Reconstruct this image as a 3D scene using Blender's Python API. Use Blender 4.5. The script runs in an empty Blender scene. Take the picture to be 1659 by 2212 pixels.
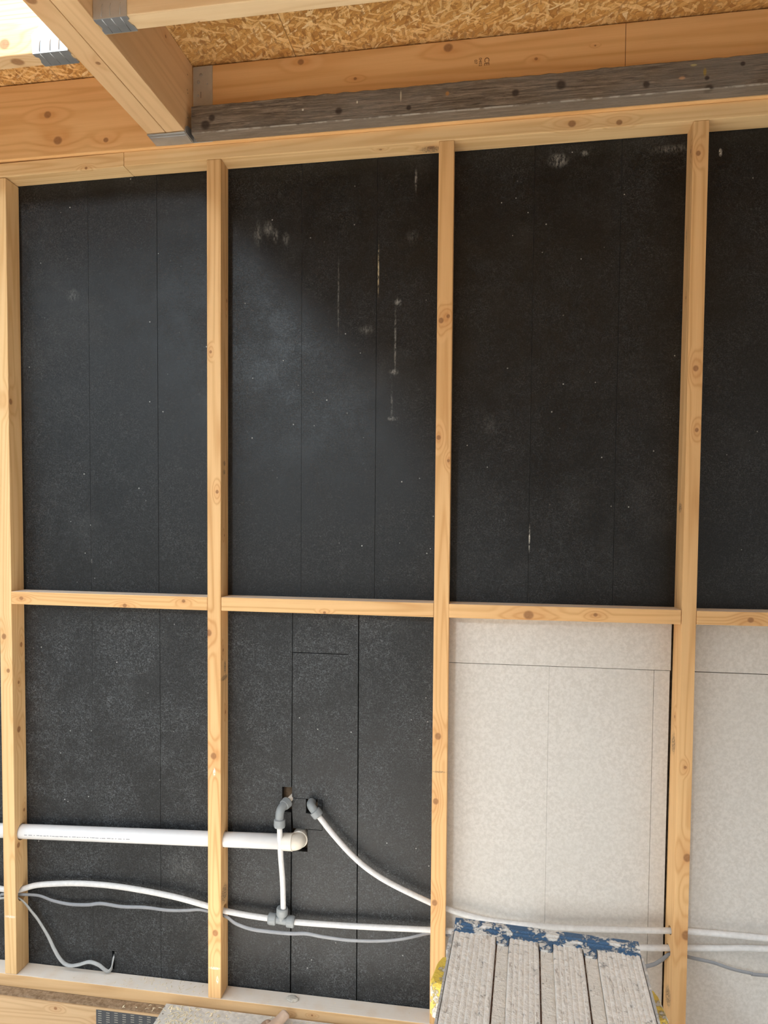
import bpy, bmesh, math, random
from mathutils import Vector, Matrix, noise as mnoise

R = math.radians
C = bpy.context.scene.collection
sc = bpy.context.scene

# ------------------------------------------------------------------ camera
W, H, F = 1659.0, 2212.0, 1605.78
cam_d = bpy.data.cameras.new('camera')
cam = bpy.data.objects.new('camera', cam_d)
C.objects.link(cam)
sc.camera = cam
cam_d.sensor_fit = 'HORIZONTAL'
cam_d.sensor_width = 36.0
cam_d.lens = F / W * 36.0
cam_d.shift_x = 82.52 / W
cam_d.shift_y = 89.43 / W
cam_d.clip_start = 0.02
pitch, roll, yaw = -0.04422, -0.00566, 0.16946
rot = Matrix.Rotation(yaw, 3, 'Z') @ Matrix.Rotation(pitch, 3, 'X') @ Matrix.Rotation(roll, 3, 'Y') @ Matrix.Rotation(R(90), 3, 'X')
cam.matrix_world = Matrix.Translation((0.72172, -1.95469, 1.34326)) @ rot.to_4x4()

# ------------------------------------------------------------------ world, sun, exposure
w = bpy.data.worlds.new('sky')
sc.world = w
w.use_nodes = True
bg = w.node_tree.nodes['Background']
wt = w.node_tree                      # overcast sky: bright overhead, darker towards the horizon
w_tc = wt.nodes.new('ShaderNodeTexCoord'); w_sep = wt.nodes.new('ShaderNodeSeparateXYZ')
wt.links.new(w_tc.outputs['Generated'], w_sep.inputs[0])
w_r = wt.nodes.new('ShaderNodeValToRGB'); wt.links.new(w_sep.outputs[2], w_r.inputs[0])
for e_, (p_, c_) in zip(w_r.color_ramp.elements, ((0.05, (.14, .15, .155, 1)), (0.75, (.86, .94, 1.0, 1)))): e_.position = p_; e_.color = c_
wt.links.new(w_r.outputs[0], bg.inputs['Color'])
bg.inputs['Strength'].default_value = 2.4
sun_d = bpy.data.lights.new('sun', 'SUN')
sun_d.energy = 17.0
sun_d.angle = R(0.6)
sun_d.color = (1.0, 0.97, 0.93)
sun = bpy.data.objects.new('sun', sun_d)
C.objects.link(sun)
sun.rotation_euler = Vector((0.30, 0.13, -0.94)).to_track_quat('-Z', 'Y').to_euler()
sun.location = (-2, -1, 5)
# added area lamp standing in for bright daylight over the open rear left corner
day_d = bpy.data.lights.new('daylight_lamp_rear', 'AREA'); day_d.shape = 'RECTANGLE'
day_d.size = 0.42; day_d.size_y = 0.42; day_d.energy = 105; day_d.color = (0.82, 0.93, 1.0)
day = bpy.data.objects.new('daylight_lamp_rear', day_d); C.objects.link(day)
day.location = (-1.34, -7.0, 3.37)
day.rotation_euler = (Vector((.2, 0, 1.6)) - Vector(day.location)).to_track_quat('-Z', 'Z').to_euler()
sc.view_settings.view_transform = 'Standard'
sc.view_settings.look = 'None'
sc.view_settings.gamma = 1.0
sc.view_settings.use_curve_mapping = False
sc.view_settings.exposure = 0.36

# ------------------------------------------------------------------ node helpers
class NT:
    def __init__(self, name):
        self.m = bpy.data.materials.new(name)
        self.m.use_nodes = True
        self.t = self.m.node_tree
        self.t.nodes.clear()
        self.out = self.t.nodes.new('ShaderNodeOutputMaterial')
        self.b = self.t.nodes.new('ShaderNodeBsdfPrincipled')
        self.t.links.new(self.b.outputs[0], self.out.inputs[0])
        self.tc = self.t.nodes.new('ShaderNodeTexCoord')
    def link(self, a, b): self.t.links.new(a, b)
    def put(self, sock, v):
        if isinstance(v, bpy.types.NodeSocket): self.link(v, sock)
        elif v is not None: sock.default_value = v
    def math(self, op, a, b=None, c=None, clamp=False):
        n = self.t.nodes.new('ShaderNodeMath'); n.operation = op; n.use_clamp = clamp
        self.put(n.inputs[0], a); self.put(n.inputs[1], b)
        if c is not None: self.put(n.inputs[2], c)
        return n.outputs[0]
    def vmath(self, op, a, b=None):
        n = self.t.nodes.new('ShaderNodeVectorMath'); n.operation = op
        self.put(n.inputs[0], a); self.put(n.inputs[1], b)
        return n.outputs['Value'] if op in ('LENGTH', 'DISTANCE', 'DOT_PRODUCT') else n.outputs[0]
    def map(self, v, scale=(1, 1, 1), loc=(0, 0, 0), rot=(0, 0, 0)):
        n = self.t.nodes.new('ShaderNodeMapping')
        self.put(n.inputs['Vector'], v); n.inputs['Scale'].default_value = scale
        n.inputs['Location'].default_value = loc; n.inputs['Rotation'].default_value = rot
        return n.outputs[0]
    def noise(self, v, scale=5, detail=3, rough=0.5, dist=0.0):
        n = self.t.nodes.new('ShaderNodeTexNoise'); self.put(n.inputs['Vector'], v)
        n.inputs['Scale'].default_value = scale; n.inputs['Detail'].default_value = detail
        n.inputs['Roughness'].default_value = rough; n.inputs['Distortion'].default_value = dist
        return n.outputs['Fac']
    def voro(self, v, scale=5, out='Distance', feature='F1', rnd=1.0):
        n = self.t.nodes.new('ShaderNodeTexVoronoi'); n.feature = feature
        self.put(n.inputs['Vector'], v); n.inputs['Scale'].default_value = scale
        n.inputs['Randomness'].default_value = rnd
        return n.outputs[out]
    def ramp(self, f, stops, interp='LINEAR'):
        n = self.t.nodes.new('ShaderNodeValToRGB'); self.put(n.inputs[0], f)
        cr = n.color_ramp; cr.interpolation = interp
        while len(cr.elements) < len(stops): cr.elements.new(0.5)
        for e, (p, c) in zip(cr.elements, stops):
            e.position = p; e.color = (*c, 1) if len(c) == 3 else c
        return n.outputs[0]
    def step(self, f, lo, hi, a=0.0, b=1.0):
        n = self.t.nodes.new('ShaderNodeMapRange'); n.interpolation_type = 'SMOOTHSTEP'
        self.put(n.inputs[0], f); n.inputs[1].default_value = lo; n.inputs[2].default_value = hi
        n.inputs[3].default_value = a; n.inputs[4].default_value = b
        return n.outputs[0]
    def mix(self, f, a, b, mode='MIX'):
        n = self.t.nodes.new('ShaderNodeMix'); n.data_type = 'RGBA'; n.blend_type = mode
        self.put(n.inputs[0], f)
        for s, v in ((n.inputs[6], a), (n.inputs[7], b)):
            if isinstance(v, tuple) and len(v) == 3: v = (*v, 1)
            self.put(s, v)
        return n.outputs[2]
    def bump(self, h, strength=0.3, dist=0.001):
        n = self.t.nodes.new('ShaderNodeBump'); self.put(n.inputs['Height'], h)
        n.inputs['Strength'].default_value = strength; n.inputs['Distance'].default_value = dist
        self.link(n.outputs[0], self.b.inputs['Normal'])
    def finish(self, col, rough=0.6, spec=0.4, metal=0.0):
        if isinstance(col, tuple): col = (*col, 1)
        self.put(self.b.inputs['Base Color'], col)
        self.put(self.b.inputs['Roughness'], rough)
        self.b.inputs['Specular IOR Level'].default_value = spec
        self.b.inputs['Metallic'].default_value = metal
        return self.m
    def spot(self, v, c, r, soft=0.5):
        """0..1 mask of an ellipsoid at c with radii r"""
        s = tuple(1.0 / q for q in r)
        d = self.vmath('LENGTH', self.vmath('MULTIPLY', self.vmath('SUBTRACT', v, c), s))
        return self.step(d, 1.0 - soft, 1.0 + soft * 0.4, 1.0, 0.0)

def wood(name, axis='z', light=(0.74, 0.50, 0.25), dark=(0.56, 0.33, 0.13), seed=0, knots=(), origin=(0, 0, 0),
         ring=60, amount=0.95, rf=2.0, dusty=0.0, marks=(), tone=0.0, rough=0.62):
    """sawn softwood; knots = [(x,y,z,r)] in world metres; origin = object's origin"""
    n = NT(name)
    v = n.vmath('ADD', n.tc.outputs['Object'], tuple(origin))
    rnd = random.Random(seed)
    off = (rnd.uniform(0, 9), rnd.uniform(0, 9), rnd.uniform(0, 9))
    kmask = None; kring = None; warp = None
    for (x, y, z, r) in knots:
        e = [r, r, r]; e['xyz'.index(axis)] = r * 1.15
        k = n.spot(v, (x, y, z), e, 0.35)
        e2 = [r * 3.0, r * 3.0, r * 3.0]; e2['xyz'.index(axis)] = r * 6.5
        h = n.spot(v, (x, y, z), e2, 1.0)
        kmask = k if kmask is None else n.math('MAXIMUM', kmask, k)
        warp = h if warp is None else n.math('ADD', warp, h)
    sv = [1, 1, 1]; sv['xyz'.index(axis)] = 0.035
    g = n.map(v, scale=tuple(sv), loc=off)
    big = n.noise(g, 9, 2, 0.5)
    across = n.noise(g, ring * 0.9, 2, 0.5, 0.2)
    ph = n.math('MULTIPLY', big, 26.0)
    if warp is not None: ph = n.math('ADD', ph, n.math('MULTIPLY', warp, 2.6))
    # growth lines as level sets of a slow field
    rings = n.math('MULTIPLY', n.math('ADD', n.math('SINE', n.math('MULTIPLY', ph, 2.6 * rf)), 1.0), 0.5)
    rings = n.math('POWER', rings, 2.5)
    fine = n.noise(n.map(v, scale=tuple(0.02 if s < 1 else 1 for s in sv), loc=off), 420, 2, 0.6)
    f = n.math('ADD', n.math('MULTIPLY', rings, 0.55 * amount), n.math('MULTIPLY', n.math('SUBTRACT', fine, 0.3), 0.5 * amount))
    f = n.math('ADD', f, n.math('MULTIPLY', n.math('SUBTRACT', across, 0.5), 0.9 * amount))
    col = n.mix(n.math('ADD', f, tone, clamp=True), light, dark)
    # broad stain variation
    bv = n.noise(n.map(v, scale=tuple(sv), loc=(off[1], off[0], 3)), 3.0, 3, 0.5)
    col = n.mix(n.step(bv, 0.4, 0.75, 0.0, 0.35), col, (light[0] * 1.05, light[1] * 0.93, light[2] * 0.8))
    if kmask is not None:
        halo = n.math('MULTIPLY', warp, 0.30, clamp=True)
        col = n.mix(halo, col, (dark[0] * 0.95, dark[1] * 0.72, dark[2] * 0.55))
        kn = n.noise(v, 160, 2)
        kc = n.mix(kn, (0.16, 0.06, 0.022), (0.40, 0.19, 0.075))
        col = n.mix(n.math('MULTIPLY', kmask, 0.8), col, kc)
    for (c, r, a, colr) in marks:
        mk = n.math('MULTIPLY', n.spot(v, c, r, 0.5), n.step(n.noise(v, 260, 2), 0.32, 0.6))
        col = n.mix(n.math('MULTIPLY', mk, a), col, colr)
    if dusty > 0:
        nrm = n.t.nodes.new('ShaderNodeSeparateXYZ'); n.link(n.tc.outputs['Normal'], nrm.inputs[0])
        up = n.step(nrm.outputs[2], 0.7, 0.95)
        patch = n.step(n.noise(v, 14, 4, 0.6), 0.25, 0.6, 0.72, 1.0)
        col = n.mix(n.math('MULTIPLY', n.math('MULTIPLY', up, patch), dusty), col, (0.80, 0.73, 0.65))
    n.bump(n.math('ADD', fine, n.math('MULTIPLY', rings, -0.4)), 0.25, 0.0006)
    return n.finish(col, rough, 0.35)

def felt(name, origin, seed, spots=(), lit_gain=1.0):
    """black fibre-faced insulation board"""
    n = NT(name)
    v = n.vmath('ADD', n.tc.outputs['Object'], tuple(origin))
    o = random.Random(seed).uniform(0, 30)
    a = n.noise(n.map(v, scale=(1, 1, 0.5), rot=(0, .5, 0), loc=(o, 0, 0)), 210, 4, 0.75, 2.2)
    b = n.noise(n.map(v, scale=(0.5, 1, 1), rot=(0, .4, 0), loc=(0, 0, o)), 170, 4, 0.75, 2.2)
    f = n.step(n.math('MAXIMUM', a, b), 0.50, 0.68)
    cloud = n.noise(v, 9, 4, 0.6)
    f = n.math('MULTIPLY', f, n.step(cloud, 0.3, 0.7, 0.35, 1.0))
    col = n.mix(f, (0.0025 * lit_gain, 0.0029 * lit_gain, 0.0034 * lit_gain), (0.046 * lit_gain, 0.050 * lit_gain, 0.054 * lit_gain))
    dust = n.noise(v, 5.0, 5, 0.65)
    col = n.mix(n.step(dust, 0.5, 0.8, 0.0, 0.05), col, (0.25, 0.26, 0.26))
    # sparse pale flecks
    vv = n.voro(n.map(v, loc=(o, o, 0)), 32, 'Distance')
    gate = n.step(n.noise(v, 7, 1), 0.52, 0.60)
    fl = n.math('MULTIPLY', n.step(vv, 0.035, 0.075, 1.0, 0.0), gate)
    col = n.mix(n.math('MULTIPLY', fl, 0.65), col, (0.55, 0.56, 0.54))
    for (c, r, amt, cc) in spots:
        br = n.step(n.noise(n.map(v, scale=(1, 1, 0.5)), 190, 4, 0.7), 0.38, 0.62)
        s = n.math('MULTIPLY', n.spot(v, c, r, 0.8), br)
        col = n.mix(n.math('MULTIPLY', s, amt), col, cc)
    n.bump(f, 0.35, 0.0006)
    return n.finish(col, n.step(cloud, 0.3, 0.7, 0.38, 0.43), 0.40)

def paper(name, origin, seed):
    n = NT(name)
    v = n.vmath('ADD', n.tc.outputs['Object'], tuple(origin))
    a = n.noise(v, 120, 5, 0.7, 0.3)
    b = n.noise(v, 9, 3, 0.5)
    col = n.mix(n.step(a, 0.35, 0.65), (0.56, 0.53, 0.49), (0.66, 0.63, 0.59))
    col = n.mix(n.step(b, 0.35, 0.7, 0, 0.25), col, (0.60, 0.585, 0.55))
    n.bump(a, 0.12, 0.0008)
    return n.finish(col, 0.5, 0.45)

def osb(name):
    n = NT(name)
    v = n.tc.outputs['Object']
    wn = n.t.nodes.new('ShaderNodeTexNoise'); n.link(v, wn.inputs['Vector']); wn.inputs['Scale'].default_value = 30; wc = wn.outputs['Color']
    cols = None
    hts = None
    bits = n.voro(n.map(n.map(v, rot=(0, 0, 1.5)), scale=(1, 3.2, 1)), 48, 'Color')
    for i, (ang, sx, sy) in enumerate(((12, 16, 62), (-34, 15, 55), (68, 17, 70), (-75, 18, 60), (38, 22, 90))):
        wv = n.vmath('ADD', v, n.vmath('MULTIPLY', n.vmath('SUBTRACT', wc, (.5, .5, .5)), (.02, .02, 0)))
        mv = n.map(n.map(wv, rot=(0, 0, R(ang))), scale=(sx * 1.25, sy * 1.7, 4), loc=(i * 3.1, i * 1.7, 0))
        cid = n.voro(mv, 1.0, 'Color')
        ed = n.voro(mv, 1.0, 'Distance', 'DISTANCE_TO_EDGE')
        bw = n.t.nodes.new('ShaderNodeSeparateColor'); n.link(cid, bw.inputs[0])
        c = n.ramp(bw.outputs[0], [(0, (0.40, 0.19, 0.05)), (0.3, (0.58, 0.30, 0.085)), (0.65, (0.70, 0.39, 0.125)), (0.9, (0.80, 0.52, 0.22)), (1, (0.90, 0.68, 0.38))])
        c = n.mix(n.step(ed, 0.0, 0.07, 0.45, 0.0), c, (0.12, 0.045, 0.01))
        if cols is None: cols = c; hts = bw.outputs[1]
        else:
            m = n.step(bw.outputs[1], 0.50, 0.54)
            cols = n.mix(m, cols, c)
            hts = n.math('ADD', n.math('MULTIPLY', hts, 0.6), n.math('MULTIPLY', m, bw.outputs[2]))
    g = n.noise(n.map(n.map(v, rot=(0, 0, 0.5)), scale=(1, 3.5, 1)), 75, 4, 0.75, .8)
    cols = n.mix(n.step(g, 0.42, 0.62, 0.0, 0.4), cols, (0.46, 0.21, 0.055))
    bs = n.t.nodes.new('ShaderNodeSeparateColor'); n.link(bits, bs.inputs[0])
    cols = n.mix(n.math('MULTIPLY', n.step(bs.outputs[0], .86, .90), .5), cols, (0.92, 0.64, 0.30))
    bits2 = n.voro(n.map(n.map(wv, rot=(0, 0, -.5)), scale=(1, 4, 1)), 30, 'Color')
    bt = n.t.nodes.new('ShaderNodeSeparateColor'); n.link(bits2, bt.inputs[0])
    cols = n.mix(n.math('MULTIPLY', n.step(bt.outputs[0], .84, .88), .6), cols, (0.93, 0.63, 0.29))
    cols = n.mix(n.math('MULTIPLY', n.step(bs.outputs[1], .88, .91), .6), cols, (0.30, 0.13, 0.035))
    n.bump(hts, 0.5, 0.001)
    return n.finish(cols, 0.5, 0.4)

def plain(name, col, rough=0.5, spec=0.5, metal=0.0, var=0.0, scale=40, bump=0.0):
    n = NT(name)
    v = n.tc.outputs['Object']
    f = n.noise(v, scale, 4, 0.6)
    c = n.mix(n.step(f, 0.3, 0.7), tuple(max(0, q * (1 - var)) for q in col), tuple(min(1, q * (1 + var)) for q in col))
    if bump: n.bump(f, bump, 0.001)
    return n.finish(c, rough, spec, metal)

# ------------------------------------------------------------------ mesh helpers
def finish(name, bm, mat, parent=None, origin=None, smooth=False, label=None):
    if origin is None:
        xs = [v.co for v in bm.verts]
        origin = Vector(((min(v.x for v in xs) + max(v.x for v in xs)) / 2, (min(v.y for v in xs) + max(v.y for v in xs)) / 2, min(v.z for v in xs)))
    origin = Vector(origin)
    base = origin.copy()
    bmesh.ops.translate(bm, verts=bm.verts, vec=-base)
    bmesh.ops.recalc_face_normals(bm, faces=bm.faces)
    me = bpy.data.meshes.new(name)
    bm.to_mesh(me); bm.free()
    if smooth:
        for p in me.polygons: p.use_smooth = True
    if mat is not None: me.materials.append(mat)
    o = bpy.data.objects.new(name, me)
    C.objects.link(o)
    if parent is not None:
        o.parent = parent
        pl = Vector(parent.location); q = parent.parent
        while q is not None: pl += Vector(q.location); q = q.parent
        o.location = base - pl
    else:
        o.location = base
    if label: o['label'] = label
    return o

def tag(o, label=None, cat=None, group=None, kind=None):
    if label: o['label'] = label
    if cat: o['category'] = cat
    if group: o['group'] = group
    if kind: o['kind'] = kind
    return o

def empty(name, loc):
    o = bpy.data.objects.new(name, None); C.objects.link(o); o.location = loc
    o.empty_display_size = 0.05
    return o

def prism(bm, c8):
    """c8: 4 bottom then 4 top corners"""
    vs = [bm.verts.new(c) for c in c8]
    for f in ((0, 3, 2, 1), (4, 5, 6, 7), (0, 1, 5, 4), (1, 2, 6, 5), (2, 3, 7, 6), (3, 0, 4, 7)):
        bm.faces.new([vs[i] for i in f])
    return vs

def box(bm, x0, x1, y0, y1, z0, z1):
    return prism(bm, [(x0, y0, z0), (x1, y0, z0), (x1, y1, z0), (x0, y1, z0), (x0, y0, z1), (x1, y0, z1), (x1, y1, z1), (x0, y1, z1)])

def bevel(bm, w, seg=2):
    bmesh.ops.bevel(bm, geom=list(bm.edges), offset=w, segments=seg, affect='EDGES', profile=0.6)

def frames(pts, up=Vector((0, 0, 1))):
    out = []
    for i, p in enumerate(pts):
        a = pts[max(i - 1, 0)]; b = pts[min(i + 1, len(pts) - 1)]
        t = (b - a).normalized()
        u = up - up.dot(t) * t
        if u.length < 1e-3: u = Vector((0, 1, 0)) - t * t.y
        u.normalize()
        out.append((p, u, t.cross(u).normalized()))
    return out

def spline(pts, n=8):
    P = [Vector(p) for p in pts]
    out = []
    for i in range(len(P) - 1):
        p0 = P[max(i - 1, 0)]; p1 = P[i]; p2 = P[i + 1]; p3 = P[min(i + 2, len(P) - 1)]
        for k in range(n):
            t = k / n
            out.append(0.5 * ((2 * p1) + (p2 - p0) * t + (2 * p0 - 5 * p1 + 4 * p2 - p3) * t * t + (3 * p1 - p0 - 3 * p2 + p3) * t ** 3))
    out.append(P[-1])
    return out

def tube(bm, pts, ru, rv=None, seg=20, up=Vector((0, 0, 1)), radii=None, twist=None):
    rv = rv or ru
    rings = []
    pts = [Vector(p) for p in pts]
    n = len(pts)
    for i, (p, u, v) in enumerate(frames(pts, up)):
        k = radii[i] if radii else 1.0
        if twist:
            a = twist(i / max(n - 1, 1)); u, v = u * math.cos(a) + v * math.sin(a), v * math.cos(a) - u * math.sin(a)
        rings.append([bm.verts.new(p + u * ru * k * math.cos(2 * math.pi * j / seg) + v * rv * k * math.sin(2 * math.pi * j / seg)) for j in range(seg)])
    for a, b in zip(rings, rings[1:]):
        for j in range(seg):
            bm.faces.new((a[j], a[(j + 1) % seg], b[(j + 1) % seg], b[j]))
    bm.faces.new(rings[0][::-1]); bm.faces.new(rings[-1])

def revolve(bm, p0, d, prof, seg=28):
    """prof: [(s along d, radius)]"""
    d = Vector(d).normalized(); p0 = Vector(p0)
    u = d.orthogonal().normalized(); v = d.cross(u)
    rings = []
    for s, r in prof:
        rings.append([bm.verts.new(p0 + d * s + (u * math.cos(2 * math.pi * j / seg) + v * math.sin(2 * math.pi * j / seg)) * r) for j in range(seg)])
    for a, b in zip(rings, rings[1:]):
        for j in range(seg):
            bm.faces.new((a[j], a[(j + 1) % seg], b[(j + 1) % seg], b[j]))
    bm.faces.new(rings[0][::-1]); bm.faces.new(rings[-1])

def cut(o, cutters):
    """subtract closed bmeshes (world coordinates) from object o"""
    for i, cb in enumerate(cutters):
        bmesh.ops.recalc_face_normals(cb, faces=cb.faces)
        me = bpy.data.meshes.new('cutter'); cb.to_mesh(me); cb.free()
        co = bpy.data.objects.new('cutter', me); C.objects.link(co)
        wl = Vector(o.location); q = o.parent
        while q is not None: wl += Vector(q.location); q = q.parent
        md = o.modifiers.new('b', 'BOOLEAN'); md.operation = 'DIFFERENCE'; md.object = co; md.solver = 'EXACT'
        bpy.context.view_layer.update()
        dg = bpy.context.evaluated_depsgraph_get()
        nm = bpy.data.meshes.new_from_object(o.evaluated_get(dg), depsgraph=dg)
        o.modifiers.clear()
        old = o.data; nm.name = old.name; o.data = nm
        bpy.data.meshes.remove(old)
        bpy.data.objects.remove(co); bpy.data.meshes.remove(me)

def cyl_cutter(x0, x1, y, z, r, ry=None):
    cb = bmesh.new(); tube(cb, [(x0, y, z), (x1, y, z)], r, ry or r, 24)
    return cb
def box_cutter(*a):
    cb = bmesh.new(); box(cb, *a); return cb

D = 0.063          # stud depth
TW = 0.038         # timber width

# ------------------------------------------------------------------ structure
M_OSB = osb('osb_sheet')
M_GROUND = plain('earth_ground', (0.13, 0.12, 0.105), 0.9, 0.2, 0, 0.15, 8)
bm = bmesh.new(); box(bm, -9, 9, -14, 1.0, -0.40, -0.33)
tag(finish('floor', bm, M_GROUND), 'bare earth below the floor joists', kind='structure')
bm = bmesh.new(); box(bm, -1.9, 2.6, 0.0905, 0.105, -0.33, 2.56)
tag(finish('wall_back', bm, plain('brown_sheathing', (.14, .095, .06), .8, .2, 0, .4, 60)), kind='structure')

SL = 0.05
def zr(y): return 2.3555 + SL * (y + 0.07)      # underside of the roof timbers
def sheet(x0, x1, y0, y1):
    bm = bmesh.new(); T = 0.196
    prism(bm, [(x0, y0, zr(y0) + T), (x1, y0, zr(y0) + T), (x1, y1, zr(y1) + T), (x0, y1, zr(y1) + T),
               (x0, y0, zr(y0) + T + .018), (x1, y0, zr(y0) + T + .018), (x1, y1, zr(y1) + T + .018), (x0, y1, zr(y1) + T + .018)])
    return tag(finish('ceiling', bm, M_OSB), kind='structure')
sheet(-0.085, 0.2475, -6.0, 0.03)
sheet(0.249, 2.6, -6.0, 0.03)
sheet(-1.9, -0.087, -0.436, 0.03)

M_WALLSHEET = plain('plasterboard_sheet', (0.45, 0.36, 0.26), 0.8, 0.3, 0, 0.1, 6)
bm = bmesh.new(); box(bm, 2.6, 2.64, -6.0, 0.1, 2.15, 2.6)
tag(finish('wall_right_header', bm, M_WALLSHEET), 'added unseen wall header along the roof edge on the open right side', kind='structure')  # right wall added to dim reflections, cut to a header for side light
bm = bmesh.new(); box(bm, 0.75, 2.64, -6.04, -6.0, -0.33, 2.27)
tag(finish('wall_rear_added', bm, M_WALLSHEET), kind='structure')  # unseen rear wall, added to darken what the black boards reflect

# ------------------------------------------------------------------ timber frame
OR = dict(light=(0.76, 0.48, 0.225), dark=(0.52, 0.26, 0.085))
PALE = dict(light=(0.80, 0.56, 0.29), dark=(0.60, 0.35, 0.14))

def stud(xb0, xb1, xt0, xt1, z0, z1, mat, label, holes=(), xbk=None):
    bm = bmesh.new()
    bk = xbk or (0, 0)
    prism(bm, [(xb0, 0, z0), (xb1, 0, z0), (xb1 + bk[0], D, z0), (xb0 + bk[0], D, z0),
               (xt0, 0, z1), (xt1, 0, z1), (xt1 + bk[1], D, z1), (xt0 + bk[1], D, z1)])
    bevel(bm, 0.002, 2)
    o = finish('wall_stud', bm, mat, origin=((xb0 + xb1) / 2, D / 2, z0))
    tag(o, label, 'stud', 'upright studs of the wall frame')
    if holes:
        cs = [cyl_cutter(xb0 - .03, xb1 + .03, y, z, r) for (y, z, r) in holes]
        cut(o, cs)
    return o
ZB, ZT = -0.0095, 2.3125
DK = (0.10, 0.07, 0.05); PL = (0.85, 0.82, 0.76)
oA, oB, oC, oD = (-0.616, D / 2, ZB), (0.019, D / 2, ZB), (0.6415, D / 2, ZB), (1.2525, D / 2, ZB)
mA = wood('stud_pine_left', 'z', **PALE, seed=1, origin=oA, tone=0.05,
          knots=[(-0.597, .045, 0.97, .007), (-0.597, .03, .86, .005), (-0.597, .028, .72, .009), (-0.597, .048, .47, .005), (-.6, 0.01, 1.68, .009), (-0.597, .018, .375, .008), (-.622, 0, 1.0, .008), (-.61, 0, .9, .006)],
          marks=[((-.615, 0, .165), (.02, .01, .004), .7, PL)])
stud(-0.635, -0.597, -0.635, -0.5965, ZB, 2.3075, mA, 'leftmost pale stud of the wall frame, white waste pipe coming out of its side', holes=[(.035, .409, .0245), (.033, .222, .022)])
mB = wood('stud_pine_second', 'z', **OR, seed=2, origin=oB,
          knots=[(.005, 0, 1.03, .009), (.018, 0, .685, .009), (.03, 0, 1.42, .005), (.038, .02, .98, .005), (.038, .04, .80, .005), (.022, 0, .18, .009), (.038, .05, 1.95, .006), (.038, .03, 1.30, .004), (.012, 0, 1.80, .004)],
          marks=[((.038, .03, .90), (.01, .03, .008), .85, DK), ((.038, .035, .93), (.01, .008, .02), .85, DK), ((.038, .03, 1.50), (.01, .012, .008), .75, DK), ((.038, .028, 1.475), (.01, .012, .008), .7, DK),
                 ((.038, .03, .28), (.01, .03, .03), .8, DK), ((.02, 0, .64), (.004, .01, .012), .9, PL), ((.02, 0, .078), (.018, .01, .004), .8, PL), ((.028, 0, .045), (.004, .01, .012), .9, PL)])
stud(-0.0015, 0.0362, 0.0005, 0.0405, ZB, ZT, mB, 'second stud from the left, left of the grey tee and elbows', holes=[(.035, .4355, .0235), (.034, .2285, .0185)])
mC = wood('stud_pine_third', 'z', **OR, seed=3, origin=oC,
          knots=[(.632, 0, 1.86, .007), (.65, 0, 1.87, .005), (.629, 0, 1.56, .006), (.636, 0, .775, .009), (.632, 0, .60, .008), (.655, 0, 1.50, .004), (.632, 0, .325, .008)],
          marks=[((.64, 0, .68), (.02, .01, .003), .6, DK)])
stud(0.6228, 0.6625, 0.6225, 0.6612, ZB, ZT, mC, 'stud between the black boards and the cream boards, left of the plaster-splashed platform', holes=[(.034, .231, .0125), (.036, .3035, .0125)])
mD = wood('stud_pine_fourth', 'z', **OR, seed=14, origin=oD, amount=0.8,
          knots=[(1.245, 0, 2.235, .006), (1.2335, .02, 2.25, .005), (1.252, 0, 1.72, .007), (1.262, 0, .50, .010), (1.252, 0, .73, .004), (1.258, 0, 1.57, .005), (1.234, .03, .85, .005), (1.265, 0, .30, .012), (1.2335, .03, 1.9, .004)],
          marks=[((1.2335, .03, 1.38), (.01, .014, .014), .85, DK), ((1.2335, .035, .78), (.01, .015, .03), .7, DK), ((1.2335, .03, .12), (.01, .02, .03), .7, DK), ((1.2335, .04, 2.05), (.01, .004, .03), .7, DK)])
stud(1.2372, 1.2703, 1.2338, 1.2697, ZB, ZT, mD, 'rightmost stud, standing right of the plaster-splashed platform with two pipes through it', holes=[(.027, .2955, .0115), (.035, .239, .0145)], xbk=(-.007, .002))

def rail(name, x0, x1, y0, y1, z0, z1, mat, label, cat, group=None, zr1=None, bev=0.002, d1=0.0):
    """horizontal timber; zr1 = z of the underside at x1 when it is not level"""
    dz = (zr1 - z0) if zr1 is not None else 0
    bm = bmesh.new()
    prism(bm, [(x0, y0, z0), (x1, y0, z0 + dz), (x1, y1, z0 + dz), (x0, y1, z0), (x0, y0, z1), (x1, y0, z1 + dz), (x1, y1, z1 + dz), (x0, y1, z1)])
    bevel(bm, bev, 2)
    o = finish(name, bm, mat, origin=((x0 + x1) / 2, (y0 + y1) / 2, z0))
    return tag(o, label, cat, group)
def hw(name, x0, x1, y0, y1, z0, seed, knots=(), style=OR, **k):
    return wood(name, 'x', **style, seed=seed, knots=knots, origin=((x0 + x1) / 2, (y0 + y1) / 2, z0), **k)

m = hw('top_plate_pine_left', -1.3, -.2382, 0, D, 2.3075, 21, [(-.35, 0, 2.32, .004)], PALE)
rail('top_plate', -1.3, -.2382, 0, D, 2.3035, 2.3415, m, 'short left length of top plate, its butt joint left of the double beam', 'plate', 'top plates of the wall frame', zr1=2.3125)
m = hw('top_plate_pine_right', -.2374, 2.6, 0, D, 2.3128, 22, [(.95, 0, 2.329, .009), (1.062, 0, 2.323, .007), (.60, .03, 2.313, .008), (.47, .02, 2.313, .004)], PALE, amount=0.8,
       marks=[((.60, .04, 2.313), (.03, .02, .01), .7, DK)])
rail('top_plate', -.2374, 2.6, 0, D, 2.3128, 2.3508, m, 'long pale top plate running under the weathered grey plank', 'plate', 'top plates of the wall frame')

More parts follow.
